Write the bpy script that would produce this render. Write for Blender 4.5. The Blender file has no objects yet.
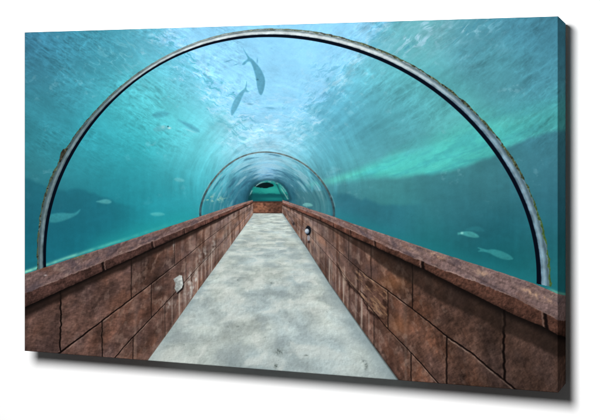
# A wrapped canvas print hung on a white wall, lit by one lamp from the upper left.
# The picture on the canvas is flat ink: it is drawn below in code (procedural noise and
# measured outlines) and stored as the ink colour of the finely woven canvas mesh.
import bpy, bmesh, math
from mathutils import Vector
import numpy as np
# ---------------------------------------------------------------- noise
def _hash(ix, iy, seed):
    n = (ix.astype(np.int64)*374761393 + iy.astype(np.int64)*668265263 + seed*1274126177) & 0xffffffff
    n = ((n ^ (n >> 13))*1274126177) & 0xffffffff
    n = ((n ^ (n >> 16))*2246822519) & 0xffffffff
    return ((n ^ (n >> 15)) & 0xffff).astype(np.float32)/65535.0
def vnoise(x, y, seed=0):
    ix = np.floor(x); iy = np.floor(y)
    fx = x-ix; fy = y-iy
    u = fx*fx*fx*(fx*(fx*6-15)+10); v = fy*fy*fy*(fy*(fy*6-15)+10)
    a = _hash(ix, iy, seed); b = _hash(ix+1, iy, seed)
    c = _hash(ix, iy+1, seed); d = _hash(ix+1, iy+1, seed)
    return (a*(1-u)+b*u)*(1-v)+(c*(1-u)+d*u)*v
def fbm(x, y, octs=4, seed=0, gain=.5):
    t = 0; a = 1.0; s = 0
    for k in range(octs):
        ca, sa = np.cos(.6*k+.3), np.sin(.6*k+.3)
        t = t + a*vnoise((x*ca-y*sa)*2**k+17.3*k, (x*sa+y*ca)*2**k-9.1*k, seed+k*7)
        s += a; a *= gain
    return t/s-.5                      # about -.3 .. .3
def fbm_axis(x, y, octs=4, seed=0, gain=.5):    # keeps its axes: stretched streaks stay streaks
    t = 0; a = 1.0; s = 0
    for k in range(octs):
        t = t + a*vnoise(x*2**k+17.3*k, y*2**k-9.1*k, seed+k*7)
        s += a; a *= gain
    return t/s-.5
def emboss(x, y, sc, seed, octs=3, e=.45):       # relief of a rough surface: difference of heights
    return fbm((x+e)/sc, (y+e*.8)/sc, octs, seed, .6)-fbm((x-e)/sc, (y-e*.8)/sc, octs, seed, .6)
def ripple(x, y, seed=0, octs=3, warp=.55):      # wavelets: crests run along x, y is across them; about -.5 .. .5
    wx = x+fbm(x*.6, y*.35, 2, seed+90)*warp*2; wy = y+fbm(x*.8+31, y*.4, 3, seed+91)*warp*2.4
    t = 0; a = 1.0; s = 0
    for k in range(octs):
        n = vnoise(wx*2**k+7.7*k, wy*2**k+3.1*k, seed+k*5); t = t+a*(1-np.abs(2*n-1)*1.25); s += a; a *= .55
    return t/s-.45
def sstep(a, b, x):
    t = np.clip((x-a)/(b-a), 0, 1); return t*t*(3-2*t)
def mix(a, b, t):
    return a+(b-a)*t[..., None]
def C(r, g, b): return np.array([r, g, b], np.float32)/255.0
def line(pts, x):
    p = np.array(pts, float); return np.interp(x, p[:, 0], p[:, 1])
def ext(pts, x):                       # piecewise line with extrapolated ends
    p = np.array(pts, float); y = np.interp(x, p[:, 0], p[:, 1])
    s0 = (p[1, 1]-p[0, 1])/(p[1, 0]-p[0, 0]); s1 = (p[-1, 1]-p[-2, 1])/(p[-1, 0]-p[-2, 0])
    return np.where(x < p[0, 0], p[0, 1]+s0*(x-p[0, 0]), np.where(x > p[-1, 0], p[-1, 1]+s1*(x-p[-1, 0]), y))
def poly_sd(P, x, y):                  # signed distance to a polygon, negative inside
    P = np.array(P, float); n = len(P)
    d = np.full(x.shape, 1e9); inside = np.zeros(x.shape, bool)
    for i in range(n):
        ax, ay = P[i]; bx, by = P[(i+1) % n]
        ex, ey = bx-ax, by-ay
        t = np.clip(((x-ax)*ex+(y-ay)*ey)/(ex*ex+ey*ey+1e-9), 0, 1)
        d = np.minimum(d, (x-ax-t*ex)**2+(y-ay-t*ey)**2)
        if abs(ey) > 1e-9:
            inside ^= ((ay > y) != (by > y)) & (x < ex*(y-ay)/ey+ax)
    d = np.sqrt(d)
    return np.where(inside, -d, d)
def smooth_poly(P, rounds=2):          # corner cutting, for rounded outlines
    P = [tuple(p) for p in P]
    for _ in range(rounds):
        Q = []
        for i in range(len(P)):
            a = np.array(P[i]); b = np.array(P[(i+1) % len(P)])
            Q += [tuple(.75*a+.25*b), tuple(.25*a+.75*b)]
        P = Q
    return P
# ---------------------------------------------------------------- the picture's drawing
VX, VY = 270.0, 190.5
L_OUT = [(24.3, 274.3), (72, 258.2), (130, 239.6), (201, 216), (240, 203.4), (252.5, 200)]
L_RIDGE = [(24.3, 294), (102, 262.2), (151, 242.3), (240, 206), (252.5, 201)]
L_BOT = [(24.3, 307.3), (84, 279.9), (170, 240.5), (240, 208.7), (252.5, 202.6)]
L_SHADE = [(24.3, 321), (60, 302.5), (100, 282.5), (170, 247.5), (252, 204)]
L_M1 = [(59.3, 353), (100, 322.5), (150, 284.6), (190, 253.3), (206, 240), (230, 222), (252.5, 206)]
L_M2 = [(114, 359), (127.3, 343), (152.7, 316.3), (168.7, 299.7), (200, 265), (230, 233.5), (252.5, 210)]
L_FLOOR = [(148, 360.3), (170, 330), (194, 296), (230, 246.7), (254, 213.2)]
R_OUT = [(282.5, 200), (334.7, 217), (350, 222.6), (390, 236), (430, 249.6), (500, 272), (535, 284), (558, 294)]
R_RIDGE = [(282.5, 202.6), (316, 215), (350, 230.2), (375.3, 241.7), (422, 261.8), (490, 287.5), (519, 300), (542, 312), (558, 320)]
R_BOT = [(282.5, 204.5), (320, 220.3), (350, 235.7), (374, 246.3), (424, 269.2), (465.3, 290.3), (490, 302.7), (515.3, 315.5), (545, 327.5), (558, 335)]
R_SHADE = [(282.5, 206), (330, 229), (360, 249), (395, 274.7), (410, 283), (444, 303), (500, 331), (558, 358)]
R_M1 = [(283, 207), (302.7, 221.7), (325, 239), (350, 261.3), (367.3, 276), (387.3, 290), (420, 314.7), (446.7, 336), (474.7, 355.3), (490, 369), (505, 380.5), (530, 402)]
R_M2 = [(283, 209.5), (310, 236), (340.7, 270.5), (350, 283), (367, 303.5), (386, 326.7), (407.3, 348.7), (422, 364.5), (438.7, 383.7)]
R_FLOOR = [(282.7, 213.2), (308, 249.7), (330, 284), (350, 312.4), (370, 340.7), (387.3, 364.7), (400, 382)]
ARCH_OUT = [(36.8, 270), (37.5, 235), (41, 210), (52.5, 172.5), (66.5, 147.5), (100, 105), (125, 82), (150, 65), (180, 48), (210, 37.3), (245, 30.2), (275, 28.6), (300, 29.6), (350, 38.6), (400, 58.8), (450, 88), (468, 105), (510, 154), (525, 177), (537, 210), (549.5, 255), (551.7, 291)]
ARCH_IN = [(46, 266), (47.5, 235), (51, 210), (60, 180), (75, 152.5), (108.8, 105), (130, 86.5), (150, 71.3), (180, 55), (225, 41), (262, 37.6), (300, 39.6), (350, 48.2), (400, 71.5), (450, 104), (487.5, 143), (505, 170), (524.5, 210), (534, 245), (536.5, 285)]
ARCH2 = [(200.6, 217), (202, 202), (210, 185), (224.7, 167.7), (242, 156.4), (264.7, 152.3), (286, 155.2), (304.7, 165), (320.7, 179.7), (330, 195.7), (333.8, 217)]
def polar_fit(pts, cx, cy, deg):
    p = np.array(pts, float)
    th = np.arctan2(p[:, 0]-cx, cy-p[:, 1]); r = np.hypot(p[:, 0]-cx, p[:, 1]-cy)
    return np.polynomial.Polynomial.fit(th, r, deg)
ACX, ACY = 293.0, 232.0
PO, PI_ = polar_fit(ARCH_OUT, ACX, ACY, 10), polar_fit(ARCH_IN, ACX, ACY, 10)
P2 = polar_fit(ARCH2, 267, 203, 8)
FISH = [   # outline, ink, opacity, edge softness
 ([(242.4,46.7),(246.6,53.6),(250.4,57.8),(252.2,58.6),(254.8,61.6),(259,66.2),(262.6,72),(265.2,79),(265,86),(263,93),(261.2,95.6),(259,94),(257,87),(256.2,80),(254.6,73),(252.4,66),(250,61.2),(247.4,61.8),(244.6,65),(241.6,65),(243.4,61.8),(247.2,59.4),(247.6,57.8),(245,53)], (86,152,178), .92, .7, 0),
 ([(246.7,80),(247,85),(246.4,88.6),(247.6,90.4),(250,92),(247.2,92.4),(244.8,91.6),(242.6,96.5),(239.8,103),(236.2,110.5),(232.4,116.3),(230.5,114.5),(230.8,108.5),(233,102),(237,95.4),(242,90.3),(244.9,88.2),(246,84)], (92,160,184), .88, .7, 0),
 ([(476.8,247.2),(482,248.4),(487.3,250),(492,249.2),(499,250.2),(506,253),(511,256),(514,259.2),(508,260.2),(501,258.8),(494.5,256),(488.5,252.6),(483,251.6),(477.2,251.6),(481,249.8)], (58,146,148), .78, 1.0, 0),
 ([(457.4,232.4),(460.5,232.6),(464,231.4),(471,231.2),(476,233.4),(479.6,236.6),(477.4,238),(470,237.2),(464,235.4),(460.4,234.2),(457.6,235.2)], (70,155,155), .85, 1.0, 0),
 ([(464,229.8),(470,227.4),(476,226.2),(481,227.4),(485.3,230.8),(480,232),(472,231.2),(467,230.6)], (45,120,130), .6, 1.4, 0),
 ([(49,214.4),(60,212.6),(70,213.4),(75.6,213),(80.8,208.5),(78.6,213),(75.4,215.6),(70,218.4),(63,221),(55,222.8),(48.5,222.4)], (64,156,164), .70, 1.3, 0),
 ([(95.6,201.6),(100,200.4),(105,199),(109.6,199.8),(112,202),(108.6,204),(103,203.6),(99,202.4)], (88,172,176), .75, 1.2, 0),
 ([(151,115.6),(156,112),(163,110.8),(168.4,112.2),(170,114.2),(165,116.6),(158,118),(154,117.2)], (62,130,150), .45, 1.8, 0),
 ([(152.4,129.4),(157,126),(163,125),(168.6,126),(171.2,128),(168,130),(161,131),(156,131.6)], (96,164,176), .5, 1.4, 0),
 ([(176.5,118.6),(183,121.2),(190,123.6),(196.5,127.4),(200.6,132),(196,132),(189.5,129),(183,124)], (70,135,160), .48, 1.6, 0),
 ([(173.6,178.6),(178,177.4),(183.4,179),(185,181.4),(180,182),(175.4,181)], (120,195,200), .5, 1.2, 0),
 ([(149.5,213.6),(155,212.2),(162,212.6),(165.6,214.6),(160,216),(153,216)], (95,190,190), .6, 1.2, 0),
 ([(302,204.6),(306,202.6),(311,203.4),(313.5,205.8),(309,206.8),(304.6,206.4)], (120,185,180), .7, .8, 0),
]
# colour swatches of the water: x, y, r, g, b
WATER = np.array([
 (26,36,58,122,154),(60,50,56,130,155),(95,45,62,142,165),(125,38,72,168,190),(150,32,112,195,222),(200,30,118,192,232),(260,26,116,192,234),(320,24,112,188,230),
 (362,24,106,180,218),(390,30,82,158,186),(430,30,92,160,185),(470,40,68,136,168),(520,30,60,126,162),(556,30,56,120,156),(540,70,60,128,160),(500,70,64,134,160),
 (30,70,58,128,150),(70,85,58,142,160),(100,75,60,150,166),(30,110,52,134,150),(55,130,46,136,152),(28,150,44,132,146),(30,175,50,126,136),(30,200,38,108,122),(30,230,26,104,122),(30,262,28,112,128),
 (180,60,104,198,222),(215,55,130,206,240),(250,60,142,210,246),(300,60,138,206,243),(335,65,126,200,232),(360,80,92,178,205),(140,85,92,190,202),(120,110,64,182,192),(165,110,84,190,198),(100,140,46,156,170),(140,150,48,168,178),
 (75,165,44,148,160),(120,180,38,146,158),(70,195,36,112,126),(62,225,25,102,120),(100,225,24,112,128),(92,192,36,132,144),(80,240,25,112,126),(120,205,30,124,138),(140,225,30,136,146),(165,215,32,140,152),(160,195,42,152,166),(185,205,40,150,162),(215,208,50,156,166),
 (200,85,122,204,228),(230,85,146,214,246),(275,90,146,214,246),(310,90,122,200,230),(200,120,100,206,218),(185,150,82,190,200),(210,145,110,206,218),(240,118,162,220,242),(265,120,170,222,244),(290,120,140,208,230),(320,120,96,182,206),
 (240,140,150,214,232),(270,142,170,220,238),(300,145,120,195,212),(330,145,84,168,190),(345,110,80,162,190),(380,95,72,152,182),(400,120,64,142,170),(440,105,66,142,166),(370,140,68,146,172),(400,140,66,142,165),(420,80,74,156,178),(450,125,72,160,172),
 (340,165,84,170,180),(200,175,76,178,190),(185,180,66,172,184),
 (340,198,64,130,142),(365,195,58,122,138),(365,212,42,112,126),(400,200,50,114,132),(440,200,46,108,128),(480,190,46,106,126),(510,180,46,108,130),(540,165,48,110,138),(552,200,44,104,132),(540,230,34,98,118),(552,270,34,108,128),(500,225,30,92,114),(460,215,36,96,118),(400,230,32,108,122),(440,250,24,96,112),(500,260,22,94,112),(520,275,24,104,120),
 (230,175,92,172,190),(250,165,116,190,212),(268,160,150,205,232),(290,168,112,186,204),(310,180,92,168,180),(215,195,62,148,164),(235,192,70,150,168),(300,192,80,150,160),(320,200,70,140,150),(268,174,130,190,220),(243,195,58,130,150),(296,200,58,128,138),(255,178,96,165,186),(285,180,90,160,175),
], np.float32)
def water(x, y):
    w = 0; acc = 0
    for px, py, r, g, b in WATER:
        sc = 1.0 if not (195 < px < 335 and py > 150) else .55     # the far tunnel is drawn finer
        k = np.exp(-((x-px)**2+(y-py)**2)/(2*(20*sc)**2))+1e-4/(1+((x-px)**2+(y-py)**2)/900)
        w = w+k; acc = acc+k[..., None]*np.array([r, g, b], np.float32)
    c = acc/w[..., None]/255.0
    c = mix(c, C(124, 166, 176), .10*sstep(235, 150, y))
    c = c*(1.01+.06*sstep(330, 400, x)*sstep(300, 180, y))[..., None]
    tint = (sstep(320, 400, x))[..., None]; c = c*(1+tint*(np.array([1.10, 1.035, .945], np.float32)-1))
    dx, dy = x-VX, (y-VY)
    r = np.hypot(dx, dy)+1e-3; th = np.arctan2(dx, -dy); lr = np.log(r)
    lum = np.zeros_like(x)
    up = sstep(205, 110, y)
    outer = sstep(60, 130, r)
    # wind ripples of the surface seen obliquely: they slant down to the right on the left, up to the right on the right
    la, ra = sstep(300, 215, x), sstep(300, 360, x)
    rl = ripple((x*.80+y*.60)/17, (y*.80-x*.60)/3.9, 11); rl2 = ripple((x*.86+y*.5)/7, (y*.86-x*.5)/2.4, 12)
    lum += la*up*outer*(rl*.085+rl2*.10)*(.55+1.2*sstep(-.1, .2, fbm(x/34, y/30, 2, 18)))
    rr_ = ripple((x*.86-y*.50)/34, (y*.86+x*.50)/6.5, 13); rr2 = ripple((x*.75-y*.66)/8, (y*.75+x*.66)/3.2, 14)
    lum += ra*up*outer*(rr_*.085+rr2*.075)*(.55+1.0*sstep(-.1, .2, fbm(x/44, y/34, 2, 17)))
    big = fbm_axis((x*.80+y*.60)/60, (y*.80-x*.60)/17, 3, 9)*la+fbm_axis((x*.86-y*.5)/70, (y*.86+x*.5)/18, 3, 10)*ra
    lum += big*.13*up
    # ripples that run round the tunnel
    s3 = fbm_axis(th*2.2+fbm(th*5, lr*5, 2, 20)*2.2, lr*16, 4, 28); s4 = fbm_axis(th*5, lr*36, 3, 29)
    inner = sstep(120, 50, r)*sstep(208, 185, y)
    lum += inner*(s3*.17+s4*.08)
    arcs = fbm_axis(th*1.3+3, lr*34+fbm(th*3, lr*3, 2, 55)*3, 3, 54); lum += sstep(58, 70, r)*sstep(150, 90, r)*sstep(205, 185, y)*arcs*.075
    # light smears that fall from the roof along the right
    s5 = fbm_axis(th*26, lr*3+4, 3, 7); lum += sstep(70, 100, r)*sstep(230, 150, r)*sstep(.25, .7, th)*s5*.10*sstep(200, 170, y)
    # mottling, and the fine tooth of small ripples
    lum += fbm(x/34, y/26, 4, 15)*.10+fbm(x/5, y/4, 3, 16)*.05
    lum += emboss((x*.8+y*.6*np.where(x < 280, 1, -1))*.55, (y*.8-x*.6*np.where(x < 280, 1, -1))*1.3, 3.2, 3, 3)*np.where(x < 280, .18, .09)*up*outer*sstep(-.1, .15, fbm(x/26, y/22, 2, 53))
    # the window of bright surface overhead with choppy rims
    nx = x+fbm(x/14, y/10, 3, 21)*44; ny = y+fbm(x/14+50, y/10, 3, 22)*30
    lb = line([(16, 146), (40, 166), (70, 194), (100, 214), (120, 238), (150, 246)], ny)
    rb = line([(16, 386), (40, 366), (70, 344), (100, 316), (130, 300), (155, 292)], ny)
    win = sstep(-14, 12, nx-lb)*sstep(-16, 14, rb-nx)*sstep(165, 120, y)
    c = mix(c, C(146, 211, 246), win*.62*sstep(150, 100, y)+win*.25)
    rim = np.exp(-((nx-lb-4)/19)**2)*1.15+np.exp(-((nx-rb)/20)**2)*.8
    rim = np.clip(rim, 0, 1)*sstep(172, 120, y)
    jx = fbm(x/6, y/6, 3, 56)*7; jy = fbm(x/6+40, y/6, 3, 57)*5
    def strokes(a, lu, lv, seed):
        u = (x+jx)*np.cos(a)+(y+jy)*np.sin(a); v = (y+jy)*np.cos(a)-(x+jx)*np.sin(a)
        return fbm_axis(u/lu, v/lv, 4, seed, .6)
    w1 = np.where(x < 268, strokes(.50, 9, 2.5, 23), strokes(-.62, 11, 3.2, 24))
    w1 = w1*.75+np.where(x < 268, strokes(.55, 5.0, 1.5, 33), strokes(-.62, 6, 1.7, 34))*.55
    c = mix(c, C(186, 230, 247), np.clip(rim*sstep(.04, .22, w1)*.62, 0, 1))
    c = mix(c, np.where((x < 268)[:, None], C(74, 166, 184), C(78, 156, 182)), np.clip(rim*sstep(.02, .20, -w1)*.62, 0, 1))
    # choppy bright crests inside the window, denser low down
    w2 = strokes(0.02, 8, 2.0, 25)
    dens = win*sstep(78, 138, y)*.85+.05*win
    c = mix(c, C(212, 236, 250), np.clip(dens*sstep(.05, .24, w2)*.66, 0, 1))
    c = mix(c, C(112, 182, 216), np.clip(dens*sstep(.03, .22, -w2)*.55, 0, 1))
    c = mix(c, C(176, 214, 232), win*sstep(110, 140, y)*.25)
    # white wave crests top right and a few top left
    w3 = ripple((x*.80-y*.60)/16, (y*.80+x*.60)/4.8, 26, 4, .7)
    m = np.exp(-(((x-428+(y-36)*.5)/60)**2+((y-34)/24)**2))*(.35+1.1*sstep(-.1, .15, fbm(x/20, y/14, 2, 6)))
    c = mix(c, C(160, 208, 226), np.clip(m*sstep(.06, .40, w3)*.72, 0, 1))
    c = mix(c, C(62, 138, 168), np.clip(m*sstep(.02, .35, -w3)*.45, 0, 1))
    w4 = ripple((x*.80+y*.60)/11, (y*.80-x*.60)/3.8, 27)
    m = np.exp(-(((x-118-(y-50)*.5)/46)**2+((y-50)/40)**2))*(.3+1.2*sstep(-.05, .18, fbm(x/18, y/14, 2, 5)))
    c = mix(c, C(120, 196, 212), np.clip(m*sstep(.05, .42, w4)*.42, 0, 1))
    # pale scuffs on the acrylic
    sp = fbm(x/6, y/5, 4, 38); cl2 = sstep(.08, .25, fbm(x/30, y/22, 2, 39))
    c = mix(c, C(165, 210, 222), cl2*sstep(.10, .30, sp)*.22*sstep(230, 150, y))
    # the sunlit bank of sand, a pale green band on the right
    wob = fbm(x/26, y/10, 3, 31)*10
    ub = ext([(296, 187.5), (330, 179), (370, 165), (410, 149), (450, 128), (500, 108), (558, 92)], x)+wob*sstep(300, 460, x)
    lb2 = ext([(296, 188.5), (330, 184.5), (370, 178.5), (400, 178), (450, 172), (470, 164.5), (487, 159), (508, 147), (540, 134.5), (558, 131)], x)+fbm(x/12, y/40, 2, 32)*4
    soft_u = np.interp(x, [300, 380, 460, 558], [2.5, 7, 16, 22])
    band = sstep(-soft_u, soft_u, y-ub)*sstep(-3.2, 3.6+sstep(440, 390, x)*3.5, lb2-y)*sstep(294, 312, x)
    st = fbm_axis((x+y*.3)/34, (y+x*.36)/6, 4, 33)+ripple((x*.93-y*.3)/14, (y*.93+x*.3)/4, 34)*.25
    bc = mix(np.broadcast_to(C(82, 202, 192), c.shape), C(72, 182, 182), sstep(-.02, .3, st))
    bc = mix(bc, C(96, 216, 202), sstep(.05, .3, -st)*sstep(330, 400, x))
    bc = mix(bc, C(118, 222, 204), sstep(380, 310, x)*.8)
    bc = mix(bc, C(82, 178, 178), sstep(470, 556, x)*.65)
    hh = np.clip((lb2-y)/np.maximum(lb2-ub, 1.5), 0, 1.4)
    c = mix(c, bc, band*np.interp(x, [300, 340, 420, 558], [.95, .88, .84, .70])*(1-.5*sstep(.35, 1.1, hh)*sstep(380, 430, x)))
    # reef silhouettes: left rise, right bank
    e = ext([(24, 178), (40, 183), (62, 190), (78, 188), (92, 193), (106, 198), (128, 206), (170, 207)], x)+fbm(x/7, y*0, 3, 35)*5
    reef = sstep(-1.5, 3, y-e)*sstep(150, 95, x)*sstep(262, 205, y)
    c = mix(c, C(30, 100, 118), reef*.55)
    e = ext([(318, 186), (345, 192), (365, 199), (380, 203), (410, 204)], x)+fbm(x/9, y*0, 3, 36)*6
    c = mix(c, C(40, 102, 122), sstep(-1.5, 4, y-e)*sstep(318, 345, x)*sstep(440, 390, x)*.55)
    # vertical smears of the curved acrylic
    sm = fbm_axis(x/5.5, y/60, 3, 37)
    lum += sm*.05*sstep(20, 120, np.abs(x-268))*sstep(150, 190, y)
    c = c*(1+lum[..., None]*1.25)
    # pale line where the acrylic meets the coping
    dl = ext(L_OUT, x)-y
    g = np.exp(-((dl-2.0)/1.7)**2)*sstep(205, 140, x)*np.interp(x, [24, 60, 110, 150, 200], [.9, .85, .85, .35, .2])
    c = mix(c, C(140, 226, 200), g*(.75+fbm(x/6, y/6, 2, 40)))
    c = mix(c, C(36, 158, 158), np.exp(-(dl/12)**2)*sstep(75, 105, x)*sstep(215, 170, x)*.55)
    dr = ext(R_OUT, x)-y
    c = mix(c, C(34, 122, 130), np.exp(-(dr/9)**2)*sstep(310, 350, x)*.55)
    c = mix(c, C(120, 190, 165), np.exp(-((dr-1)/1.6)**2)*sstep(544, 556, x)*.7)
    return np.clip(c, 0, 1)
def far_tunnel(x, y, c):
    # successive rings, each a little nearer the end
    th0 = np.arctan2(x-267.5, 203-y); q0 = np.hypot(x-267.5, y-203)/P2(np.clip(th0, -1.75, 1.75))
    wob = fbm(x/6, y/6, 3, 47)*.10
    for rr, op in ((.83, .10), (.71, .18), (.60, .22), (.50, .22)):
        brk = np.clip(.45+fbm(th0*2.5, x*0+rr*40, 3, 48)*3.2, 0, 1)*(np.abs(th0) < 1.75)
        c = mix(c, C(52, 84, 108), np.exp(-((q0-rr+wob*.4)/.022)**2)*op*brk)
        c = mix(c, C(186, 214, 224), np.exp(-((q0-rr-.03+wob*.4)/.02)**2)*op*.8*(1-brk*.6))
    # panes darken and turn violet towards the end, with glints that run round
    dkr = sstep(.95, .45, q0+wob)*sstep(.12, .55, np.abs(th0)+wob)
    c = mix(c, C(34, 84, 106), dkr*.52)
    c = mix(c, C(120, 170, 214), sstep(.95, .55, q0)*np.exp(-(th0/.32)**2)*.40)
    gl = fbm_axis(th0*2.4+q0*2, q0*24, 4, 49)
    c = mix(c, C(170, 208, 220), np.clip(sstep(.05, .26, gl)*sstep(.40, .55, q0)*.42, 0, 1))
    c = mix(c, C(34, 76, 100), np.clip(sstep(.05, .26, -gl)*sstep(.40, .5, q0)*.42, 0, 1))
    # dim reef seen through the far left panes, pale growth at its top
    m = sstep(200, 206, x)*sstep(240, 222, x)*sstep(194, 203, y+fbm(x/5, y/5, 2, 41)*8)
    c = mix(c, C(44, 112, 126), m*.5)
    m = np.exp(-(((x-213)/12)**2+((y-199)/3.2)**2))
    c = mix(c, C(170, 205, 180), np.clip(m*sstep(.0, .2, fbm(x/3, y/2.4, 3, 42))*.8, 0, 1))
    m = sstep(292, 298, x)*sstep(338, 320, x)*sstep(188, 194, y+fbm(x/5, y/5, 2, 43)*8)
    c = mix(c, C(62, 108, 112), m*.45)
    # dark shoulders on both sides of the mouth
    d = np.hypot((x-268)/25, (y-203)/23)
    c = mix(c, C(30, 76, 92), sstep(1.35, .85, d+fbm(x/4, y/4, 2, 8)*.3)*.62*(1-.6*np.exp(-((x-268)/9)**2)))
    return c
MOUTH = [(247.5,201.5),(248.6,195.5),(252,188.6),(257,183.6),(263,181),(269,180.4),(276,181.6),(282,185),(287,191.5),(290.5,201.5)]
def mouth(x, y):
    c = np.broadcast_to(C(28, 128, 122), x.shape+(3,)).copy()
    c = mix(c, C(46, 160, 146), np.exp(-(((x-272)/13)**2+((y-190)/4)**2))*.9)
    c = mix(c, C(14, 72, 78), sstep(191.5, 195.5, y+fbm(x/5, y/3, 3, 44)*5)*.85)
    c = mix(c, C(30, 130, 124), np.exp(-(((x-274)/14)**2+((y-199)/1.8)**2))*.7)
    blob = ((x-264)/9.2)**2+((y-185.4)/2.9)**2
    c = mix(c, C(10, 26, 30), sstep(1.25, .7, blob+fbm(x/4, y/3, 2, 45)*.8))
    c = mix(c, C(12, 44, 50), sstep(253.5, 249.5, x+fbm(x/2, y/2, 2, 46)*2)*.6)
    k = np.abs(x-(281+(y-188)*.62)); c = mix(c, C(170, 205, 195), np.exp(-(k/.8)**2)*.55*sstep(186, 190, y))
    k = np.abs(x-(278.5+(y-188)*.45)); c = mix(c, C(20, 70, 76), np.exp(-(k/.9)**2)*.7)
    sd = poly_sd(smooth_poly(MOUTH, 1), x, y)
    c = mix(c, C(118, 160, 162), np.exp(-((sd+.9)/.7)**2)*np.clip(.4+fbm(x/3, y/3, 2, 4)*2.5, 0, 1)*sstep(200, 192, y))
    return c
def wall(x, y, side):
    """blocks of stamped brown concrete; side -1 left, +1 right"""
    if side < 0: top, m1, m2, fl, sh = (ext(p, x) for p in (L_BOT, L_M1, L_M2, L_FLOOR, L_SHADE)); W = np.maximum(283-x, 4)
    else: top, m1, m2, fl, sh = (ext(p, x) for p in (R_BOT, R_M1, R_M2, R_FLOOR, R_SHADE)); W = np.maximum(x-258, 4)
    s = 100.0*np.log(W/20.0)              # along the wall, even blocks in perspective
    hgt = (y-top)/np.maximum(fl-top, 1)   # 0 under the coping, 1 at the floor
    near = sstep(25, 190, W)
    wig = fbm(x/5, y/5, 4, 50)*1.9*near
    m1d, m2d = y-m1+wig*.7, y-m2+wig*.7
    course = np.where(m1d < 0, 0, np.where(m2d < 0, 1, 2))
    if side < 0: J = ([60.5, 131.2, 174.6, 196, 210.5, 220.5, 228, 234], [102, 151.2, 186, 203, 216, 224.5, 231], [133, 165, 192, 207, 218.5, 227])
    else: J = ([504.2, 412.5, 371, 348.5, 333, 322, 313, 306], [446.6, 388, 358, 339, 326, 316, 309], [411, 374, 349, 332, 320, 311])
    base = mix(np.broadcast_to(C(86, 64, 57), x.shape+(3,)), C(132, 109, 100), sstep(130, 20, W)*.85)
    if side < 0: base = mix(base, C(128, 100, 88), sstep(.55, 1.0, hgt)*near*.55)
    else:
        base = mix(base, C(92, 66, 55), sstep(80, 160, W)*.8)
        base = mix(base, C(68, 51, 44), sstep(160, 250, W)*.95)
    # each block its own tone
    bid = np.zeros_like(x)
    for k in range(3):
        for j, xx in enumerate(J[k]): bid += (course == k)*((x > xx).astype(np.float32)*(j*1.7+k*.6+1))
    tone = _hash(np.floor(bid*10), course.astype(np.float32)*13+side, 51)-.5
    lum = tone*.22
    # texture in wall coordinates: mottling, diagonal tooling, grain
    U, V = s/9.0, hgt*7
    lum = lum+fbm(U*1.1, V*1.1, 5, 52+side)*.75
    lum += fbm_axis((x*.5-side*y)/7, (y+side*x*.45)/3.4, 3, 56+side)*.20*near
    lum += fbm(x/2.4, y/2.4, 3, 57)*.30*(.4+.6*near)
    hue = fbm(U*.8+9, V*.9, 4, 58)
    base = mix(base, base*np.array([1.07, 1.0, .93], np.float32), sstep(0, .25, hue)*.8)
    base = mix(base, base*np.array([.95, .99, 1.05], np.float32), sstep(0, .25, -hue)*.8)
    c = base*(1+lum[..., None])
    dp = fbm_axis((x*side*.5+y)/9, (y*side*.4-x)/5, 3, 85)
    c = mix(c, C(176, 150, 136), sstep(.04, .24, dp)*np.interp(W, [60, 110, 170, 240], [.34, .34, .20, .04]))
    c = c*(1+(emboss(x*.75-side*y*.3, y*.9+side*x*.3, 3.0, 86, 4)*.50*(.25+.75*near)+emboss(x, y, 9.0, 87, 3, 1.6)*.40*near)[..., None])
    # damp streaks and pale efflorescence running down the farther blocks
    st = fbm_axis(s/2.6, hgt*1.3, 4, 60)
    far = sstep(175, 90, W)*sstep(6, 30, W)
    c = mix(c, C(186, 172, 160), np.clip(far*sstep(.08, .30, st)*(.25+.6*sstep(.2, .8, hgt)), 0, 1)*.75)
    c = mix(c, C(72, 48, 40), far*sstep(.06, .28, -st)*.55)
    if side < 0:   # lime runs by the floor
        for (a, b, w_, t, o) in ((190.5, 286, 2.2, 16, .75), (196, 277, 1.5, 10, .8), (199, 262, 1.6, 12, .4), (184, 292, 2.5, 10, .4), (214, 246, 1.5, 9, .5), (205, 258, 1.2, 12, .4), (168, 304, 7, 5, .45), (174, 244, .9, 9, .5), (158, 288, 6, 3, .2)):
            c = mix(c, C(196, 190, 182), np.clip(np.exp(-((x-a+fbm(x/4, y/4, 2, 61)*4)/w_)**2-((y-b)/t)**2)*o*(1+fbm(x/2, y/3, 2, 62)*2.5), 0, 1))
        c = mix(c, C(128, 118, 108), sstep(3.5, .5, fl-y)*.35*near)
    # the broken block on the right with its long crack
    if side > 0:
        cr = line([(334, 258), (343, 276), (350, 284), (362, 296), (370, 311), (378, 318)], x)
        d = y-cr+fbm(x/4, y/4, 3, 63)*5
        m = sstep(334, 340, x)*sstep(388, 376, x)
        c = mix(c, C(38, 25, 22), np.exp(-((d-1.2)/2.2)**2)*m*.85)
        c = mix(c, C(168, 140, 116), np.exp(-((d+2.2)/1.4)**2)*m*.35)
        blk = sstep(352, 358, x)*sstep(388.4, 387.4, x)*(m1d > 0)*(m2d < 0)
        g = fbm_axis((x+y*.6)/9, (y-x*.95)/3.2, 3, 64)
        c = mix(c, C(172, 136, 104), blk*sstep(.0, .3, g)*.55); c = mix(c, C(46, 32, 27), blk*sstep(.05, .26, -g)*.8)
        c = mix(c, C(190, 168, 150), np.exp(-(((x-344)/2)**2+((y-280+(x-344)*-1.6)/7)**2))*.55)
        c = mix(c, C(178, 152, 138), np.exp(-(((x-348)/1.4)**2+((y-304)/9)**2))*.4)
        c = mix(c, C(176, 116, 74), np.exp(-(((x-392)/17)**2+((y-283)/8)**2))*.35)
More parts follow.
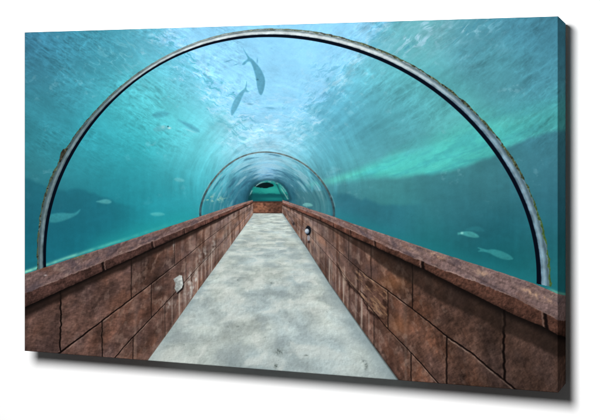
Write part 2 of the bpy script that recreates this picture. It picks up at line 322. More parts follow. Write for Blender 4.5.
        c = mix(c, C(168, 112, 76), np.exp(-(((x-398)/10)**2+((y-326)/9)**2))*.4)
    # mortar joints: dark groove, pale lower lip
    wm = np.interp(W, [10, 60, 150, 260], [.3, .42, .8, 1.25])
    om = np.interp(W, [8, 40, 85, 130, 190], [.05, .22, .5, .85, 1])
    for d in (m1d, m2d):
        c = mix(c, C(18, 12, 11), np.clip(np.exp(-(d/(wm*.95))**4)*1.0, 0, 1)*om)
        c = mix(c, C(186, 164, 148), np.exp(-((d-wm*1.9)/(wm*.75))**2)*om*.5*np.clip(.35+fbm(x/8, y/8, 2, 65)*2.8, 0, 1))
    for k in range(3):
        for xx in J[k]:
            ww = abs((283 if side < 0 else 258)-xx); wv = np.interp(ww, [10, 60, 150, 260], [.3, .45, .75, 1.4])
            d = x-xx+fbm(y/5, x*0+xx, 3, 66)*np.interp(ww, [40, 150, 260], [.3, .9, 3.0])
            o = np.interp(ww, [20, 80, 130, 220], [.10, .28, .6, 1])
            c = mix(c, C(16, 11, 10), np.clip(np.exp(-(d/(wv*(.72 if side < 0 else 1)))**4)*.95, 0, 1)*o*(course == k))
            c = mix(c, C(150, 122, 104), np.exp(-((d-side*-1.6*wv)/(wv*.7))**2)*o*.35*(course == k)*np.clip(.3+fbm(x/6, y/6, 2, 69)*3, 0, 1))
    # dark recess under the overhanging coping (ink of the picture)
    q = (y-top)/np.maximum(sh-top, .8)
    if side < 0: k = sstep(1.12, .55, q+fbm(x/12, y/12, 2, 67)*.35)*.80; dk = C(30, 22, 19)
    else: k = sstep(1.08, .86, q+fbm(x/14, y/14, 2, 68)*.16)*np.interp(x, [285, 330, 420, 558], [.45, .55, .62, .62]); dk = C(34, 26, 22)
    c = mix(c, dk, k)
    c = mix(c, C(10, 8, 8), sstep(.42, .0, q)*.75*sstep(3, 30, W))
    if side > 0: c = mix(c, C(24, 22, 22), sstep(4.0, .3, fl-y)*.45*near)
    return np.clip(c, 0, 1)
def coping(x, y, side):
    if side < 0: o, r, b = (ext(p, x) for p in (L_OUT, L_RIDGE, L_BOT)); W = np.maximum(283-x, 4); JN = (102.3, 152, 184, 205, 219)
    else: o, r, b = (ext(p, x) for p in (R_OUT, R_RIDGE, R_BOT)); W = np.maximum(x-258, 4); JN = (545, 422.4, 375.2, 350.5, 333, 320)
    near = sstep(25, 170, W)
    rd = y-r+fbm(x/9, y/9, 3, 70)*1.6*near+fbm(x/2.5, y/2.5, 2, 71)*1.2*near
    s = 100*np.log(W/20.0)
    T = (y-o)/np.maximum(r-o, .6)
    top = np.broadcast_to(C(112, 90, 87) if side < 0 else C(122, 100, 97), x.shape+(3,))
    top = mix(top, C(150, 116, 108), sstep(110, 20, W)*.6)
    fr = np.broadcast_to(C(74, 52, 47) if side < 0 else C(80, 54, 45), x.shape+(3,))
    fr = mix(fr, C(128, 84, 72), sstep(120, 20, W)*.7)
    # along-grain mottling of the slabs
    n1 = fbm(s/7, T*1.6, 4, 72+side); n2 = fbm_axis((x+side*y*-.3)/7, (y-x*.33*side)/2.2, 4, 74)
    n3 = fbm(x/2.2, y/2.2, 3, 76)
    tc = top*(1+(n1*.55+n2*.40+n3*.28)[..., None])
    tc = mix(tc, C(70, 62, 68), sstep(.04, .28, n1)*.65)
    tc = mix(tc, C(142, 106, 94), sstep(.05, .28, -n1)*.45)
    tc = mix(tc, C(172, 148, 136), sstep(.12, .3, fbm(s/3, T*3, 3, 77))*.4)
    fc = fr*(1+(fbm(s/6, y/9, 4, 78)*.7+n3*.55+fbm(x/4, y/4, 3, 79)*.3)[..., None])
    em = emboss(x, y*1.2, 2.8, 88, 4)*.45*(.3+.7*near); tc = tc*(1+em[..., None]); fc = fc*(1+(em*1.2)[..., None])
    fc = mix(fc, fc*.55, sstep(.6, 1.05, (y-r)/np.maximum(b-r, .6))*.6)
    c = mix(tc, fc, sstep(-.5, .5, rd))
    c = mix(c, C(196, 166, 150), np.exp(-((rd+.5)/.75)**2)*.38*np.clip(.5+fbm(x/6, y/6, 3, 80)*3, 0, 1)*sstep(4, 60, W))
    for xx in JN:      # joints between slabs
        ww = abs((283 if side < 0 else 258)-xx); wv = np.interp(ww, [30, 100, 160, 180, 290], [.4, .6, 1.6, 1.2, 1.8])
        dx = x-xx-(y-np.interp(xx, *(zip(*sorted(L_RIDGE if side < 0 else R_RIDGE)))))*.12+fbm(y/3, x*0, 2, 81)*wv
        f = sstep(-1, .5, rd)
        oo = np.interp(ww, [30, 100, 165, 290], [.3, .55, .95, 1])
        c = mix(c, C(14, 10, 10), np.clip(np.exp(-(dx/wv)**4)*f*1.0, 0, 1)*oo*np.where(side > 0, .9, .85))
        c = mix(c, C(176, 150, 138), np.exp(-((dx+side*wv*1.7)/(wv*.5))**2)*f*oo*.4)
        d2 = x-xx-(y-np.interp(xx, *(zip(*sorted(L_RIDGE if side < 0 else R_RIDGE)))))*(-1.2 if side < 0 else 1.9)
        c = mix(c, C(58, 44, 42), np.exp(-(d2/(wv*1.2))**2)*(1-f)*oo*.35)
    c = mix(c, C(180, 150, 138), np.exp(-((y-o-.5)/.8)**2)*.45*np.clip(.6+fbm(x/5, y/5, 2, 82)*2, 0, 1))
    if side < 0:
        m = np.exp(-(((x-77)/6)**2+((y-256.5)/2.2)**2)); c = mix(c, C(96, 104, 62), np.clip(m*(.8+fbm(x/1.6, y/1.6, 2, 83)*3), 0, 1)*.8)
        c = mix(c, C(104, 62, 44), np.exp(-(((x-44)/6)**2+((y-268)/3)**2))*.7)
        c = mix(c, C(200, 190, 188), np.exp(-(((x-45.5)/1.6)**2+((y-275.3)/.8)**2))*.8)
    else:
        for (a, b_, w_, h_, o_) in ((540, 297, 12, 3, .5), (436, 255, 12, 2.5, .4), (482, 273, 10, 3, .45), (528, 291, 8, 2.2, .45), (410, 249, 9, 2, .3)):
            c = mix(c, C(196, 160, 134), np.clip(np.exp(-(((x-a)/w_)**2+((y-b_-(x-a)*.38)/h_)**2))*o_*(1+fbm(x/2.5, y/2.5, 2, 84)*3.5), 0, 1))
    return np.clip(c, 0, 1)
def floor_(x, y):
    d = np.maximum(y-VY, 4); s = (x-VX)/d; z = 1200.0/d
    fy = sstep(225, 300, y); lum = (fbm(s*7.5, z*1.6, 5, 90)*fy+fbm(s*4, z*.5, 2, 90)*(1-fy))*.30+fbm(s*3, z*.5, 2, 91)*.20+fbm(x/3.2, y/2.4, 4, 92)*.13
    hue = fbm(s*4+7, z*.5, 3, 93)
    base = np.broadcast_to(C(176, 188, 185), x.shape+(3,))
    base = mix(base, C(188, 200, 192), sstep(330, 220, y)*.7)
    base = mix(base, C(158, 175, 178), sstep(-.02, .25, hue)*.55)
    base = mix(base, C(190, 198, 188), sstep(.02, .25, -hue)*.4)
    c = base*(1+lum[..., None])
    lines_ = fbm_axis(s*2.2, z*2.6, 3, 94)           # float marks across the slab
    c = c*(1+(lines_*.07*sstep(360, 240, y))[..., None])
    dap = fbm(s*6.5+fbm(s*9, z, 2, 94)*1.2, z*1.05, 4, 95)
    c = mix(c, C(140, 153, 156), sstep(-.02, .30, dap)*.42)
    c = mix(c, C(216, 222, 215), sstep(-.02, .30, -dap)*.58)
    c = c*(1+(emboss(x*.8, y, 2.6, 98, 3)*.14*fy)[..., None])
    sp = fbm(x/1.9, y/1.5, 2, 96); c = mix(c, C(86, 96, 92), sstep(.36, .46, sp)*.3)
    for (a, b, w_, h_) in ((237.5, 326.5, 1.4, .9), (228, 327, .8, .5), (279, 352, 4, 3), (306, 355.5, 2.2, .8), (366, 366, 1.6, 4), (276, 366, 2, 2.5), (238, 280, .8, .6), (272, 283, 1.6, .6), (364, 361, 1.5, 1)):
        c = mix(c, C(78, 88, 84), np.clip(np.exp(-(((x-a)/w_)**2+((y-b)/h_)**2))*.50*(1+fbm(x/1.5, y/1.5, 2, 97)*2.5), 0, 1))
    le, re = ext([(q, p) for p, q in L_FLOOR][::-1], y), ext([(q, p) for p, q in R_FLOOR], y)
    k = np.interp(y, [213, 360], [1.5, 16])
    c = mix(c, C(136, 156, 160), sstep(k, 0, x-le)*.3)
    c = mix(c, C(122, 140, 145), sstep(k*1.6, 0, re-x)*.55)
    c = mix(c, C(58, 66, 66), sstep(np.interp(y, [213, 360], [.3, 2.6]), 0, re-x)*.7)
    return np.clip(c, 0, 1)
def end_wall(x, y):
    c = np.broadcast_to(C(118, 80, 64), x.shape+(3,))
    c = mix(c, C(82, 56, 46), sstep(262, 274, x)*.8)
    c = c*(1+(fbm(x/2.6, y/2, 4, 100)*.9)[..., None])
    c = mix(c, C(158, 108, 82), sstep(.02, .25, fbm(x/4, y/3, 3, 101))*sstep(276, 262, x)*.7)
    c = mix(c, C(60, 40, 34), sstep(203.6, 201.6, y)*.8)
    c = mix(c, C(52, 36, 32), sstep(1.2, 0, 213-y)*.5)
    return np.clip(c, 0, 1)
def arch_t(x, y):
    th = np.arctan2(x-ACX, ACY-y); r = np.hypot(x-ACX, y-ACY)
    thc = np.clip(th, -1.74, 1.80)
    a, b = PI_(thc), PO(thc)
    return (r-a)/(b-a), th, b-a
def arch(x, y, t, th, w):
    n = fbm(x/4, y/4, 3, 110); n2 = fbm_axis(th*30, t*2.5, 4, 111)
    topness = sstep(1.15, .35, np.abs(th))
    steel = mix(np.broadcast_to(C(88, 110, 116), x.shape+(3,)), C(186, 200, 202), topness)
    steel = mix(steel, C(116, 152, 172), sstep(.35, 1.1, th)*.7)
    steel = steel*(1+(n2*.5+n*.25)[..., None])
    hl = np.exp(-((t-.52+n2*.06)/.09)**2); steel = mix(steel, C(232, 240, 244), hl*.6*(.35+.65*topness))
    steel = mix(steel, C(64, 80, 84), np.exp(-((t-.76)/.09)**2)*.55)
    dk = .33-.02*sstep(.3, 1.4, np.abs(th))
    c = mix(steel, C(8, 14, 26), sstep(dk+.05, dk-.05, t+n*.03))
    moss = sstep(.80, .90, t+n*.30)
    mc = mix(np.broadcast_to(C(78, 88, 62), x.shape+(3,)), C(44, 44, 36), sstep(-.05, .2, fbm(x/2, y/2, 3, 112)))
    mc = mix(mc, C(150, 156, 120), sstep(.16, .34, fbm(x/2.2, y/2.2, 2, 113))*.6)
    mc = mix(mc, C(74, 112, 52), sstep(1.25, 1.6, th)*.7)
    amt = np.interp(th, [-1.7, -1.1, -.6, -.15, .1, .5, 1.7], [.85, .75, .35, .55, .8, .95, 1.0])
    return np.clip(mix(c, mc, moss*amt), 0, 1)
NAMES = ['water', 'tunnel_arch', 'tunnel_arch_far', 'tunnel_mouth', 'left_wall', 'left_coping', 'right_wall', 'right_coping', 'walkway', 'end_wall', 'outlet', 'lamp', 'moss_clump']
OUTLET = [(173.4, 279), (179.6, 275), (182, 275.6), (183.2, 284.5), (182, 288), (176.8, 292.8), (174.6, 288.5), (175.4, 284)]
def paint(x, y):
    """ink colour (sRGB 0..1) and region number of every point of the picture"""
    shp = x.shape; x = x.ravel().astype(np.float64); y = y.ravel().astype(np.float64)
    out = np.zeros((x.size, 3), np.float32); reg = np.zeros(x.size, np.int32)
    lo, ro = ext(L_OUT, x), ext(R_OUT, x)
    jl, jr = fbm(x/5, y/5, 2, 1)*.8*sstep(250, 120, x), fbm(x/5, y/5, 2, 2)*.8*sstep(290, 400, x)
    aa = .38
    lim = np.where(x < 267, lo, ro)
    def put(mask, col, ids=None, cov=None):
        i = np.nonzero(mask)[0]
        if i.size == 0: return
        cc = col(x[i], y[i])
        if cov is None: out[i] = cc
        else: out[i] = out[i]+(cc-out[i])*cov[i][:, None]
        if ids is not None:
            j = i if cov is None else i[cov[i] > .5]
            reg[j] = ids
    bg = (y < np.maximum(lim, 203)+4)
    put(bg, water, 0)
    far = bg & (x > 196) & (x < 342) & (y > 140)
    i = np.nonzero(far)[0]
    th2 = np.arctan2(x-267, 203-y); r2 = np.hypot(x-267, y-203); d2 = r2-P2(np.clip(th2, -1.75, 1.75))
    if i.size:
        ins = sstep(1.0, -1.0, d2[i])
        out[i] = out[i]+(far_tunnel(x[i], y[i], out[i])-out[i])*ins[:, None]
    # fish before the arch
    for k, (P, ink, op, soft, _) in enumerate(FISH):
        P = np.array(P); x0, y0 = P.min(0)-4; x1, y1 = P.max(0)+4
        i = np.nonzero((x > x0) & (x < x1) & (y > y0) & (y < y1))[0]
        if i.size == 0: continue
        sd = poly_sd(smooth_poly(P, 1), x[i], y[i])
        cov = sstep(soft, -soft, sd)*op
        v = (y[i]-y0)/(y1-y0)
        n = fbm(x[i]/3, y[i]/2.2, 3, 120+k)
        base = np.array(ink, np.float32)/255*(1+(n*.16)[:, None])
        if k < 2:      # backs darker down one flank, pale rim
            base = base*(1+((x[i]-x0)/(x1-x0)*-.12+.08+sstep(-1.2, -.1, sd)*.10)[:, None])
        else: base = base*(1.12-.22*v)[:, None]
        out[i] = out[i]+(base-out[i])*cov[:, None]
        if k == 3: out[i] = mix(out[i], C(150, 225, 215), np.exp(-(((x[i]-462)/1.5)**2+((y[i]-233)/1.2)**2))*.9)
        if k == 8:
            out[i] = mix(out[i], C(205, 235, 235), np.exp(-(((x[i]-169.4)/1.6)**2+((y[i]-128)/1)**2))*.9)
            out[i] = mix(out[i], C(24, 60, 72), np.exp(-(((x[i]-168)/.7)**2+((y[i]-126.4)/.7)**2))*.9)
            out[i] = mix(out[i], C(180, 220, 222), np.exp(-(((x[i]-163)/2)**2+((y[i]-127)/1.6)**2))*.5)
        if k == 9: out[i] = mix(out[i], C(150, 215, 228), np.exp(-(((y[i]-130.6-(x[i]-190)*.35)/.8)**2+((x[i]-190)/6)**2))*.7)
        if k == 0: out[i] = mix(out[i], C(50, 100, 118), np.exp(-(((x[i]-257.5)/1.2)**2+((y[i]-79.5)/.8)**2))*.7)
        reg[i[(sd < 0)]] = 20+k
    # small ripple marks by the big fish
    for (a, b, w_, h_, sl) in ((228, 61, 4, .7, -.3), (236, 64.5, 2.5, .6, -.3), (257.3, 60.6, .8, 2.4, 0), (233.5, 92.5, 1.2, .8, 0), (250, 104, 3, .8, .1), (270, 108, 5, .9, .1)):
        i = np.nonzero((np.abs(x-a) < 12) & (np.abs(y-b) < 8))[0]
        out[i] = mix(out[i], C(74, 140, 170), np.exp(-(((x[i]-a)/w_)**2+((y[i]-b-(x[i]-a)*sl)/h_)**2))*.6)
    # second arch
    i = np.nonzero((np.abs(d2) < 4) & (y < 219) & bg)[0]
    if i.size:
        wd = np.interp(np.abs(th2[i]), [0, .5, 1.1, 1.7], [.62, .66, .85, 1.15])
        cc = np.broadcast_to(C(96, 104, 102), (i.size, 3)); cc = mix(cc, C(52, 70, 76), sstep(1.1, 1.6, np.abs(th2[i])))
        cc = cc*(1+fbm(x[i]/3, y[i]/3, 3, 130)[:, None]*.8)
        cov = sstep(wd+.5, wd-.5, np.abs(d2[i]))
        out[i] = mix(out[i], C(168, 196, 196), np.exp(-((d2[i]-wd-.5)/.6)**2)*np.clip(.2+fbm(x[i]/7, y[i]/7, 2, 131)*2, 0, 1)*.5)
        out[i] = out[i]+(cc-out[i])*cov[:, None]*.9
        reg[i[np.abs(d2[i]) < wd+.1]] = 2
    # the end of the tunnel
    i = np.nonzero((x > 243) & (x < 294) & (y > 177) & (y < 206))[0]
    if i.size:
        sd = poly_sd(smooth_poly(MOUTH, 1), x[i], y[i]); cov = sstep(.6, -.6, sd)
        out[i] = mix(out[i], C(24, 62, 74), np.exp(-((sd-1.0)/1.4)**2)*.6)
        out[i] = out[i]+(mouth(x[i], y[i])-out[i])*cov[:, None]; reg[i[sd < 0]] = 3
    # near arch
    t, th, w = arch_t(x, y)
    m = (np.abs(th) < 1.78) & (t > -.3) & (t < 1.45) & bg
    i = np.nonzero(m)[0]
    if i.size:
        rag = fbm(x[i]/5, y[i]/5, 4, 114)*.22+.02
        to = t[i]+rag*np.interp(th[i], [-1.7, -1, -.4, .3, 1.7], [1, .8, .3, .7, 1.0])
        cov = sstep(-.5, .5, t[i]*w[i]/.8)*sstep(-.5, .5, (1-to)*w[i]/.8)
        out[i] = out[i]+(arch(x[i], y[i], t[i], th[i], w[i])-out[i])*cov[:, None]
        reg[i[cov > .5]] = 1
    # clump of growth on the left of the arch
    P = smooth_poly([(62.4, 150), (66, 148.2), (69, 149), (66.5, 153.5), (64, 159), (60.4, 163), (58.6, 161), (60.5, 154.5)], 1)
    i = np.nonzero((x > 54) & (x < 73) & (y > 144) & (y < 168))[0]
    if i.size:
        sd = poly_sd(P, x[i], y[i])+fbm(x[i]/2, y[i]/2, 2, 115)*1.5
        cc = np.broadcast_to(C(56, 54, 44), (i.size, 3))*(1+fbm(x[i]/2, y[i]/2, 3, 116)[:, None]*1.4)
        out[i] = out[i]+(cc-out[i])*(sstep(.5, -.5, sd)*(t[i] > .75))[:, None]; reg[i[(sd < 0) & (t[i] > .9)]] = 12
    # masonry
    put(y > 199, lambda a, b: end_wall(a, b), None, sstep(-aa, aa, y-201.3)*((x > 247) & (x < 289)))
    reg[(y > 201.3) & (x > 247) & (x < 289)] = 9
    lf, rf = ext([(q, p) for p, q in L_FLOOR][::-1], y), ext([(q, p) for p, q in R_FLOOR], y)
    put((y > 211) & (x > lf-2) & (x < rf+2), floor_, 8, sstep(-aa, aa, y-213.3))
    lb, rb = ext(L_BOT, x)+jl, ext(R_BOT, x)+jr
    put((x < 255) & (y > lb-1), lambda a, b: wall(a, b, -1), 4, sstep(-aa, aa, y-lb)*np.where(y > 213, sstep(aa, -aa, (x-lf)*.82), 1)*sstep(253.6, 252.4, x))
    put((x > 281) & (y > rb-1), lambda a, b: wall(a, b, 1), 6, sstep(-aa, aa, y-rb)*np.where(y > 213, sstep(-aa, aa, (x-rf)*.82), 1)*sstep(281.6, 282.8, x))
    put((x < 254) & (y > lo-2) & (y < lb+2), lambda a, b: coping(a, b, -1), 5, sstep(-aa, aa, y-lo-jl*.6)*sstep(aa, -aa, y-lb)*sstep(253.4, 252.2, x))
    put((x > 281) & (y > ro-2) & (y < rb+2), lambda a, b: coping(a, b, 1), 7, sstep(-aa, aa, y-ro-jr*.6)*sstep(aa, -aa, y-rb)*sstep(281.8, 283, x))
    # notches where the right hand slabs have parted, and the broken corner
    # outlet cover on the left wall
    i = np.nonzero((x > 166) & (x < 190) & (y > 268) & (y < 300))[0]
    if i.size:
        a, b = x[i], y[i]; sd = poly_sd(OUTLET, a, b)
        sh = poly_sd([(p+.9, q+1.4) for p, q in OUTLET], a, b)
        out[i] = mix(out[i], C(26, 20, 20), sstep(.6, -.6, sh)*.9)
        cc = mix(np.broadcast_to(C(152, 158, 156), (i.size, 3)), C(190, 196, 192), sstep(176, 181, a))*(1+fbm(a/2, b/2, 3, 140)[:, None]*.5)
        cc = mix(cc, C(118, 112, 106), sstep(.05, .28, fbm(a/2.4, b/2.4, 3, 141))*.6)
        out[i] = out[i]+(cc-out[i])*sstep(.5, -.5, sd)[:, None]; reg[i[sd < 0]] = 10
        out[i] = mix(out[i], C(60, 44, 40), np.exp(-(((a-181)/3)**2+((b-273.6)/1.2)**2))*.5)
    # lamp on the right wall
    i = np.nonzero((x > 299) & (x < 316) & (y > 222) & (y < 250))[0]
    if i.size:
        a, b = x[i], y[i]
        out[i] = mix(out[i], C(20, 24, 30), sstep(1.15, .8, np.hypot((a-308.2)/2.9, (b-230.6)/5.0)))
        ball = np.hypot((a-307)/2.2, (b-231.2)/2.5); cc = mix(np.broadcast_to(C(192, 202, 210), (i.size, 3)), C(98, 112, 130), sstep(.3, 1.1, np.hypot((a-306.2)/3.2, (b-230)/3.6)))
        out[i] = out[i]+(cc-out[i])*sstep(1.15, .85, ball)[:, None]
        st = np.hypot((a-308.6)/1.5, (b-238)/2.9); out[i] = mix(out[i], C(150, 152, 160), sstep(1.15, .8, st)*.8)
        out[i] = mix(out[i], C(28, 24, 26), np.exp(-(((a-309)/1.6)**2+((b-242)/1.1)**2))*.8)
        reg[i[(ball < 1) | (st < 1) | (np.hypot((a-308.2)/2.9, (b-230.6)/5.0) < 1)]] = 11
    i = np.nonzero((np.abs(x-293.6) < 4) & (np.abs(y-224) < 5))[0]
    out[i] = mix(out[i], C(30, 28, 30), np.exp(-(((x[i]-293.6)/1.1)**2+((y[i]-224)/1.7)**2))*.85)
    # print grain
    g = (_hash(np.floor(x*2.3), np.floor(y*2.3), 150)-.5)*.035
    out = np.clip(out*(1+g[:, None]), 0, 1)
    return out.reshape(shp+(3,)), reg.reshape(shp)
# ================================================================ the scene
SC = bpy.context.scene
COL = SC.collection
INK = .60                       # whitest ink on the canvas
# the canvas: width, height and depth in metres; x to the right, z up, wall at y = 0
FOC, CX, CY = 1168.0, 300.0, 120.6
YAW = math.atan(FOC/3203.0); CYW, SYW = math.cos(YAW), math.sin(YAW)
A0, A1 = (558-CX)/FOC, (24.3-CX)/FOC
W = .60
Z0 = W*(CYW+A1*SYW)/(A0-A1)
B0 = (565.7-CX)/FOC
D = (B0-A0)*Z0/(SYW-B0*CYW)
ZT, ZB = (CY-16.2)/FOC*Z0, (CY-393)/FOC*Z0
GAP = .004
YF = -(D+GAP)                   # front plane of the canvas
CAM = np.array([-(A0*Z0*CYW-Z0*SYW), YF-(A0*Z0*SYW+Z0*CYW), 0.0])
def to_drawing(X, Y, Z):
    """canvas point -> coordinates of the drawing (the oblique sheet the outlines were measured on)"""
    dx, dy, dz = X-CAM[0], Y-CAM[1], Z-CAM[2]
    fw = -dx*SYW+dy*CYW
    return CX+FOC*(dx*CYW+dy*SYW)/fw, CY-FOC*dz/fw
def to_linear(c):
    c = np.clip(c, 0, 1)
    return np.where(c <= .04045, c/12.92, ((c+.055)/1.055)**2.4)

def nodes_of(name):
    m = bpy.data.materials.new(name); m.use_nodes = True
    nt = m.node_tree; b = nt.nodes['Principled BSDF']
    return m, nt, b
def ink_material(name, weave=1.0):
    m, nt, b = nodes_of(name)
    at = nt.nodes.new('ShaderNodeAttribute'); at.attribute_name = 'ink'
    tc = nt.nodes.new('ShaderNodeTexCoord')
    wv = []
    for ax in ('X', 'Z'):       # the two thread directions of the canvas
        w = nt.nodes.new('ShaderNodeTexWave'); w.wave_type = 'BANDS'; w.bands_direction = ax
        w.inputs['Scale'].default_value = 520; w.inputs['Distortion'].default_value = .6
        w.inputs['Detail'].default_value = 1
        nt.links.new(tc.outputs['Object'], w.inputs['Vector']); wv.append(w)
    mx = nt.nodes.new('ShaderNodeMath'); mx.operation = 'MULTIPLY'
    nt.links.new(wv[0].outputs['Fac'], mx.inputs[0]); nt.links.new(wv[1].outputs['Fac'], mx.inputs[1])
    bp = nt.nodes.new('ShaderNodeBump'); bp.inputs['Strength'].default_value = .10*weave; bp.inputs['Distance'].default_value = .0004
    nt.links.new(mx.outputs[0], bp.inputs['Height'])
    ns = nt.nodes.new('ShaderNodeTexNoise'); ns.inputs['Scale'].default_value = 900; ns.inputs['Detail'].default_value = 2
    nt.links.new(tc.outputs['Object'], ns.inputs['Vector'])
    mr = nt.nodes.new('ShaderNodeMapRange'); mr.inputs['To Min'].default_value = .96; mr.inputs['To Max'].default_value = 1.04
    nt.links.new(ns.outputs['Fac'], mr.inputs['Value'])
    mu = nt.nodes.new('ShaderNodeVectorMath'); mu.operation = 'SCALE'
    nt.links.new(at.outputs['Color'], mu.inputs[0]); nt.links.new(mr.outputs['Result'], mu.inputs['Scale'])
    nt.links.new(mu.outputs['Vector'], b.inputs['Base Color'])
    nt.links.new(bp.outputs['Normal'], b.inputs['Normal'])
    b.inputs['Roughness'].default_value = 1.0
    b.inputs['Specular IOR Level'].default_value = 0.0
    return m
MAT_INK = ink_material('printed_canvas')
def plain(name, col, rough, nscale, amt):
    m, nt, b = nodes_of(name)
    tc = nt.nodes.new('ShaderNodeTexCoord')
    ns = nt.nodes.new('ShaderNodeTexNoise'); ns.inputs['Scale'].default_value = nscale; ns.inputs['Detail'].default_value = 4
    nt.links.new(tc.outputs['Object'], ns.inputs['Vector'])
    cr = nt.nodes.new('ShaderNodeValToRGB')
    cr.color_ramp.elements[0].color = tuple(c*(1-amt) for c in col)+(1,); cr.color_ramp.elements[1].color = tuple(min(1, c*(1+amt)) for c in col)+(1,)
    nt.links.new(ns.outputs['Fac'], cr.inputs['Fac']); nt.links.new(cr.outputs['Color'], b.inputs['Base Color'])
    b.inputs['Roughness'].default_value = rough; b.inputs['Specular IOR Level'].default_value = 0.0
    return m
MAT_WALL = plain('white_paint', (.90, .90, .90), .9, 60, .004)
MAT_PINE = plain('pine_wood', (.55, .40, .25), .7, 30, .15)

def mesh_object(name, co, faces, mat, parent=None, ink=None, loc=(0, 0, 0)):
    """co (n,3), faces (m,4) -> one linked mesh object"""
    me = bpy.data.meshes.new(name)
    n, m = len(co), len(faces)
    me.vertices.add(n); me.vertices.foreach_set('co', np.ascontiguousarray(co, np.float32).ravel())
    me.loops.add(m*4); me.loops.foreach_set('vertex_index', np.ascontiguousarray(faces, np.int32).ravel())
    me.polygons.add(m); me.polygons.foreach_set('loop_start', np.arange(0, m*4, 4, dtype=np.int32))
    me.polygons.foreach_set('loop_total', np.full(m, 4, np.int32))
    me.update(calc_edges=True); me.validate()
    if ink is not None:
        a = me.color_attributes.new('ink', 'FLOAT_COLOR', 'POINT')
        rgba = np.ones((n, 4), np.float32); rgba[:, :3] = ink
        a.data.foreach_set('color', rgba.ravel())
    me.materials.append(mat)
    o = bpy.data.objects.new(name, me); COL.objects.link(o)
    o.location = loc
    if parent: o.parent = parent
    return o

# ---------------------------------------------------------------- the wall behind
s = 6.0
wall_obj = mesh_object('backdrop', np.array([(-s, 0, -s), (s, 0, -s), (s, 0, s), (-s, 0, s)]), np.array([(0, 1, 2, 3)]), MAT_WALL)
wall_obj['kind'] = 'structure'

# ---------------------------------------------------------------- the canvas print
BASE = Vector((-W/2, -GAP, ZB))
root = bpy.data.objects.new('canvas_print', None); COL.objects.link(root)
root.location = BASE; root.empty_display_size = .1
root['label'] = 'wrapped canvas print of a glass underwater tunnel with brown parapets, hung on the white backdrop'
root['category'] = 'canvas print'

NX, NZ = 1640, 1000
RAD = .0012                      # the soft fold where the canvas turns over the stretcher
gx = np.linspace(-W+RAD, -RAD, NX); gz = np.linspace(ZB+RAD, ZT-RAD, NZ)
X, Z = np.meshgrid(gx, gz)
Y = np.full_like(X, YF)
PX, PY = to_drawing(X, Y, Z)
INKC, REG = paint(PX, PY)
REG = REG[:-1, :-1]             # region of each mesh face
INKC = to_linear(INKC)*INK
idx = np.arange(NX*NZ).reshape(NZ, NX)
QUADS = np.stack([idx[:-1, :-1], idx[:-1, 1:], idx[1:, 1:], idx[1:, :-1]], -1)
CO = np.stack([X, Y, Z], -1).reshape(-1, 3)-np.array(BASE)
INKF = INKC.reshape(-1, 3)
def region_part(name, k, parent, label=None):
    f = QUADS[REG == k].reshape(-1, 4)
    if len(f) == 0: return None
    u, inv = np.unique(f.ravel(), return_inverse=True)
    o = mesh_object(name, CO[u], inv.reshape(-1, 4), MAT_INK, parent, INKF[u])
    if label: o['label'] = label
    return o
region_part('water', 0, root, 'printed blue green water with bright rippled surface overhead')
ar = region_part('tunnel_arch', 1, root, 'large near arch of pale steel with a black inner strip')
region_part('moss_clump', 12, ar)
region_part('tunnel_arch', 2, root, 'thin dark arch far down the tunnel')
region_part('tunnel_mouth', 3, root, 'dark green opening at the far end of the tunnel')
lw = region_part('parapet_wall', 4, root, 'brown block wall on the left of the walkway')
region_part('coping', 5, lw); region_part('outlet_cover', 10, lw)
rw = region_part('parapet_wall', 6, root, 'darker brown block wall on the right of the walkway')
region_part('coping', 7, rw); region_part('wall_lamp', 11, rw)
region_part('walkway', 8, root, 'pale grey mottled concrete walkway')
region_part('end_wall', 9, root, 'reddish brown low wall closing the walkway')
FISH_LABELS = ['larger grey fish diving head down under the bright surface', 'smaller grey fish diving beside the larger one',
    'pale green fish above the right coping with its tail to the left', 'pale fish with a bright head on the right', 'faint fish behind the bright headed one',
    'pale fish beside the foot of the large arch', 'small pale fish above the left reef', 'grey blurred fish highest on the left',
    'striped fish with a white head on the left', 'dark slanting fish nearest the bright surface', 'faint small fish left of the far arch',
    'faint small fish low above the left coping', 'small pale fish beyond the far right panes']
for k, lab in enumerate(FISH_LABELS): region_part('fish', 20+k, root, lab)

# the edges of the canvas, folded back over the stretcher: the picture runs on round the fold
DROP = .0028                     # the frame is slightly out of true: its back sits a little lower
NP = 5
prof = [(RAD*(1-math.sin(a)), RAD*(1-math.cos(a))) for a in np.linspace(0, math.pi/2, NP)]     # (inset, depth)
prof += [(0, d) for d in np.linspace(RAD, D, 16)[1:]]
def ring_strip(ax, along, pts):
    """one side: rows run along the fold, columns run from the front to the back"""
    n = len(along); rows = []
    for ins, dep in pts:
        t = dep/D
        if ax == 'right': P = np.stack([np.full(n, -ins), np.full(n, YF+dep), along], -1)
        if ax == 'left': P = np.stack([np.full(n, -W+ins), np.full(n, YF+dep), along], -1)
        if ax == 'top': P = np.stack([along, np.full(n, YF+dep), np.full(n, ZT-ins)], -1)
        if ax == 'bottom': P = np.stack([along, np.full(n, YF+dep), np.full(n, ZB+ins)], -1)
        # corners pull in with the inset so that neighbouring sides meet
        P = P.copy()
        k = 2 if ax in ('right', 'left') else 0
        lo, hi = (ZB, ZT) if k == 2 else (-W, 0)
        P[:, k] = lo+ins+(P[:, k]-lo)/(hi-lo)*(hi-lo-2*ins)
        P[:, 2] -= DROP*t
        rows.append(P)
    return np.array(rows)
co_all, ink_all, f_all, off = [], [], [], 0
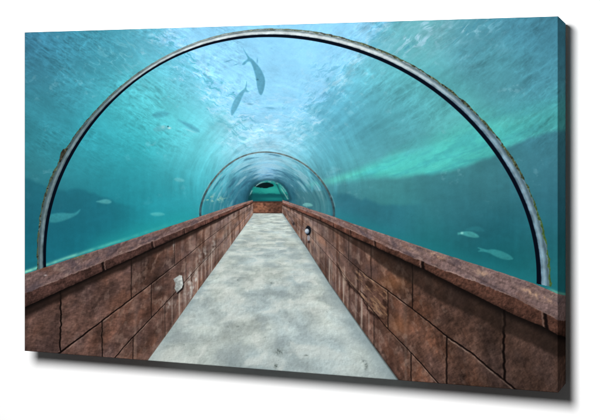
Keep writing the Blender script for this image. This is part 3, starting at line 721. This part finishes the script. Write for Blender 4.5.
for ax in ('right', 'left', 'top', 'bottom'):
    al = np.linspace(ZB, ZT, 700) if ax in ('right', 'left') else np.linspace(-W, 0, 900)
    R = ring_strip(ax, al, prof)
    dep = np.array([p[1] for p in prof])[:, None]+0*al[None]
    FX = R[..., 0].copy(); FZ = R[..., 2]+DROP*dep/D
    run = dep*.30
    if ax == 'right': FX = FX+run
    if ax == 'left': FX = FX-run
    if ax == 'top': FZ = FZ+run
    if ax == 'bottom': FZ = FZ-run
    px, py = to_drawing(FX, np.full_like(FX, YF), FZ)
    c, _ = paint(px, py)
    nr, nc = R.shape[:2]
    I = np.arange(nr*nc).reshape(nr, nc)+off
    q = np.stack([I[:-1, :-1], I[:-1, 1:], I[1:, 1:], I[1:, :-1]], -1).reshape(-1, 4)
    if ax in ('right', 'bottom'): q = q[:, ::-1] if ax == 'right' else q[:, ::-1]
    co_all.append(R.reshape(-1, 3)); ink_all.append((to_linear(c)*INK).reshape(-1, 3)); f_all.append(q); off += nr*nc
edge = mesh_object('wrapped_edge', np.concatenate(co_all)-np.array(BASE), np.concatenate(f_all), MAT_INK, root, np.concatenate(ink_all))
bm = bmesh.new(); bm.from_mesh(edge.data); bmesh.ops.remove_doubles(bm, verts=bm.verts, dist=1e-6); bmesh.ops.recalc_face_normals(bm, faces=bm.faces)
for f in bm.faces: f.smooth = True
bm.to_mesh(edge.data); bm.free()
edge['label'] = 'picture running on round the folded side of the canvas'

# four pine bars inside, mitred at the corners
def bar(a, b, c, d):
    """front outline a b c d (x, z) of one mitred bar"""
    y0, y1 = YF+.004, -GAP-.001
    v = [(p[0], y0, p[1]) for p in (a, b, c, d)]+[(p[0], y1, p[1]-DROP) for p in (a, b, c, d)]
    f = [(0, 1, 2, 3), (7, 6, 5, 4), (0, 4, 5, 1), (1, 5, 6, 2), (2, 6, 7, 3), (3, 7, 4, 0)]
    o = mesh_object('stretcher_bar', np.array(v)-np.array(BASE), np.array(f), MAT_PINE, root)
    b_ = bmesh.new(); b_.from_mesh(o.data); bmesh.ops.recalc_face_normals(b_, faces=b_.faces); b_.to_mesh(o.data); b_.free()
e = .003; w_ = .035
xo0, xo1, zo0, zo1 = -W+e, -e, ZB+e+.003, ZT-e
xi0, xi1, zi0, zi1 = xo0+w_, xo1-w_, zo0+w_, zo1-w_
bar((xo0, zo0), (xo1, zo0), (xi1, zi0), (xi0, zi0)); bar((xo0, zo1), (xi0, zi1), (xi1, zi1), (xo1, zo1))
bar((xo0, zo0), (xi0, zi0), (xi0, zi1), (xo0, zo1)); bar((xo1, zo0), (xo1, zo1), (xi1, zi1), (xi1, zi0))

# ---------------------------------------------------------------- light
ld = bpy.data.lights.new('studio_lamp', 'AREA'); ld.shape = 'DISK'; ld.size = .25
ld.energy = 21.0; ld.color = (1.0, 1.0, 1.0)
lo_ = bpy.data.objects.new('studio_lamp', ld); COL.objects.link(lo_)
lo_.location = (-.155, YF-.96, .178)
lo_.rotation_euler = (Vector((-.86, 0, -.52))-lo_.location).to_track_quat('-Z', 'Y').to_euler()
wd = bpy.data.worlds.new('World'); SC.world = wd; wd.use_nodes = True
wd.node_tree.nodes['Background'].inputs['Color'].default_value = (1, 1, 1, 1)
wd.node_tree.nodes['Background'].inputs['Strength'].default_value = .05

# ---------------------------------------------------------------- camera
cd = bpy.data.cameras.new('camera'); co_ = bpy.data.objects.new('camera', cd); COL.objects.link(co_)
cd.sensor_fit = 'HORIZONTAL'; cd.sensor_width = 36; cd.lens = 36*FOC/600
cd.shift_y = -(210-CY)/600; cd.clip_start = .01; cd.clip_end = 100
co_.location = CAM; co_.rotation_euler = (math.pi/2, 0, YAW)
SC.camera = co_
SC.cycles.filter_width = 1.1
vs = SC.view_settings; vs.view_transform = 'Standard'; vs.look = 'None'; vs.exposure = 0; vs.gamma = 1; vs.use_curve_mapping = False
SC.display_settings.display_device = 'sRGB'
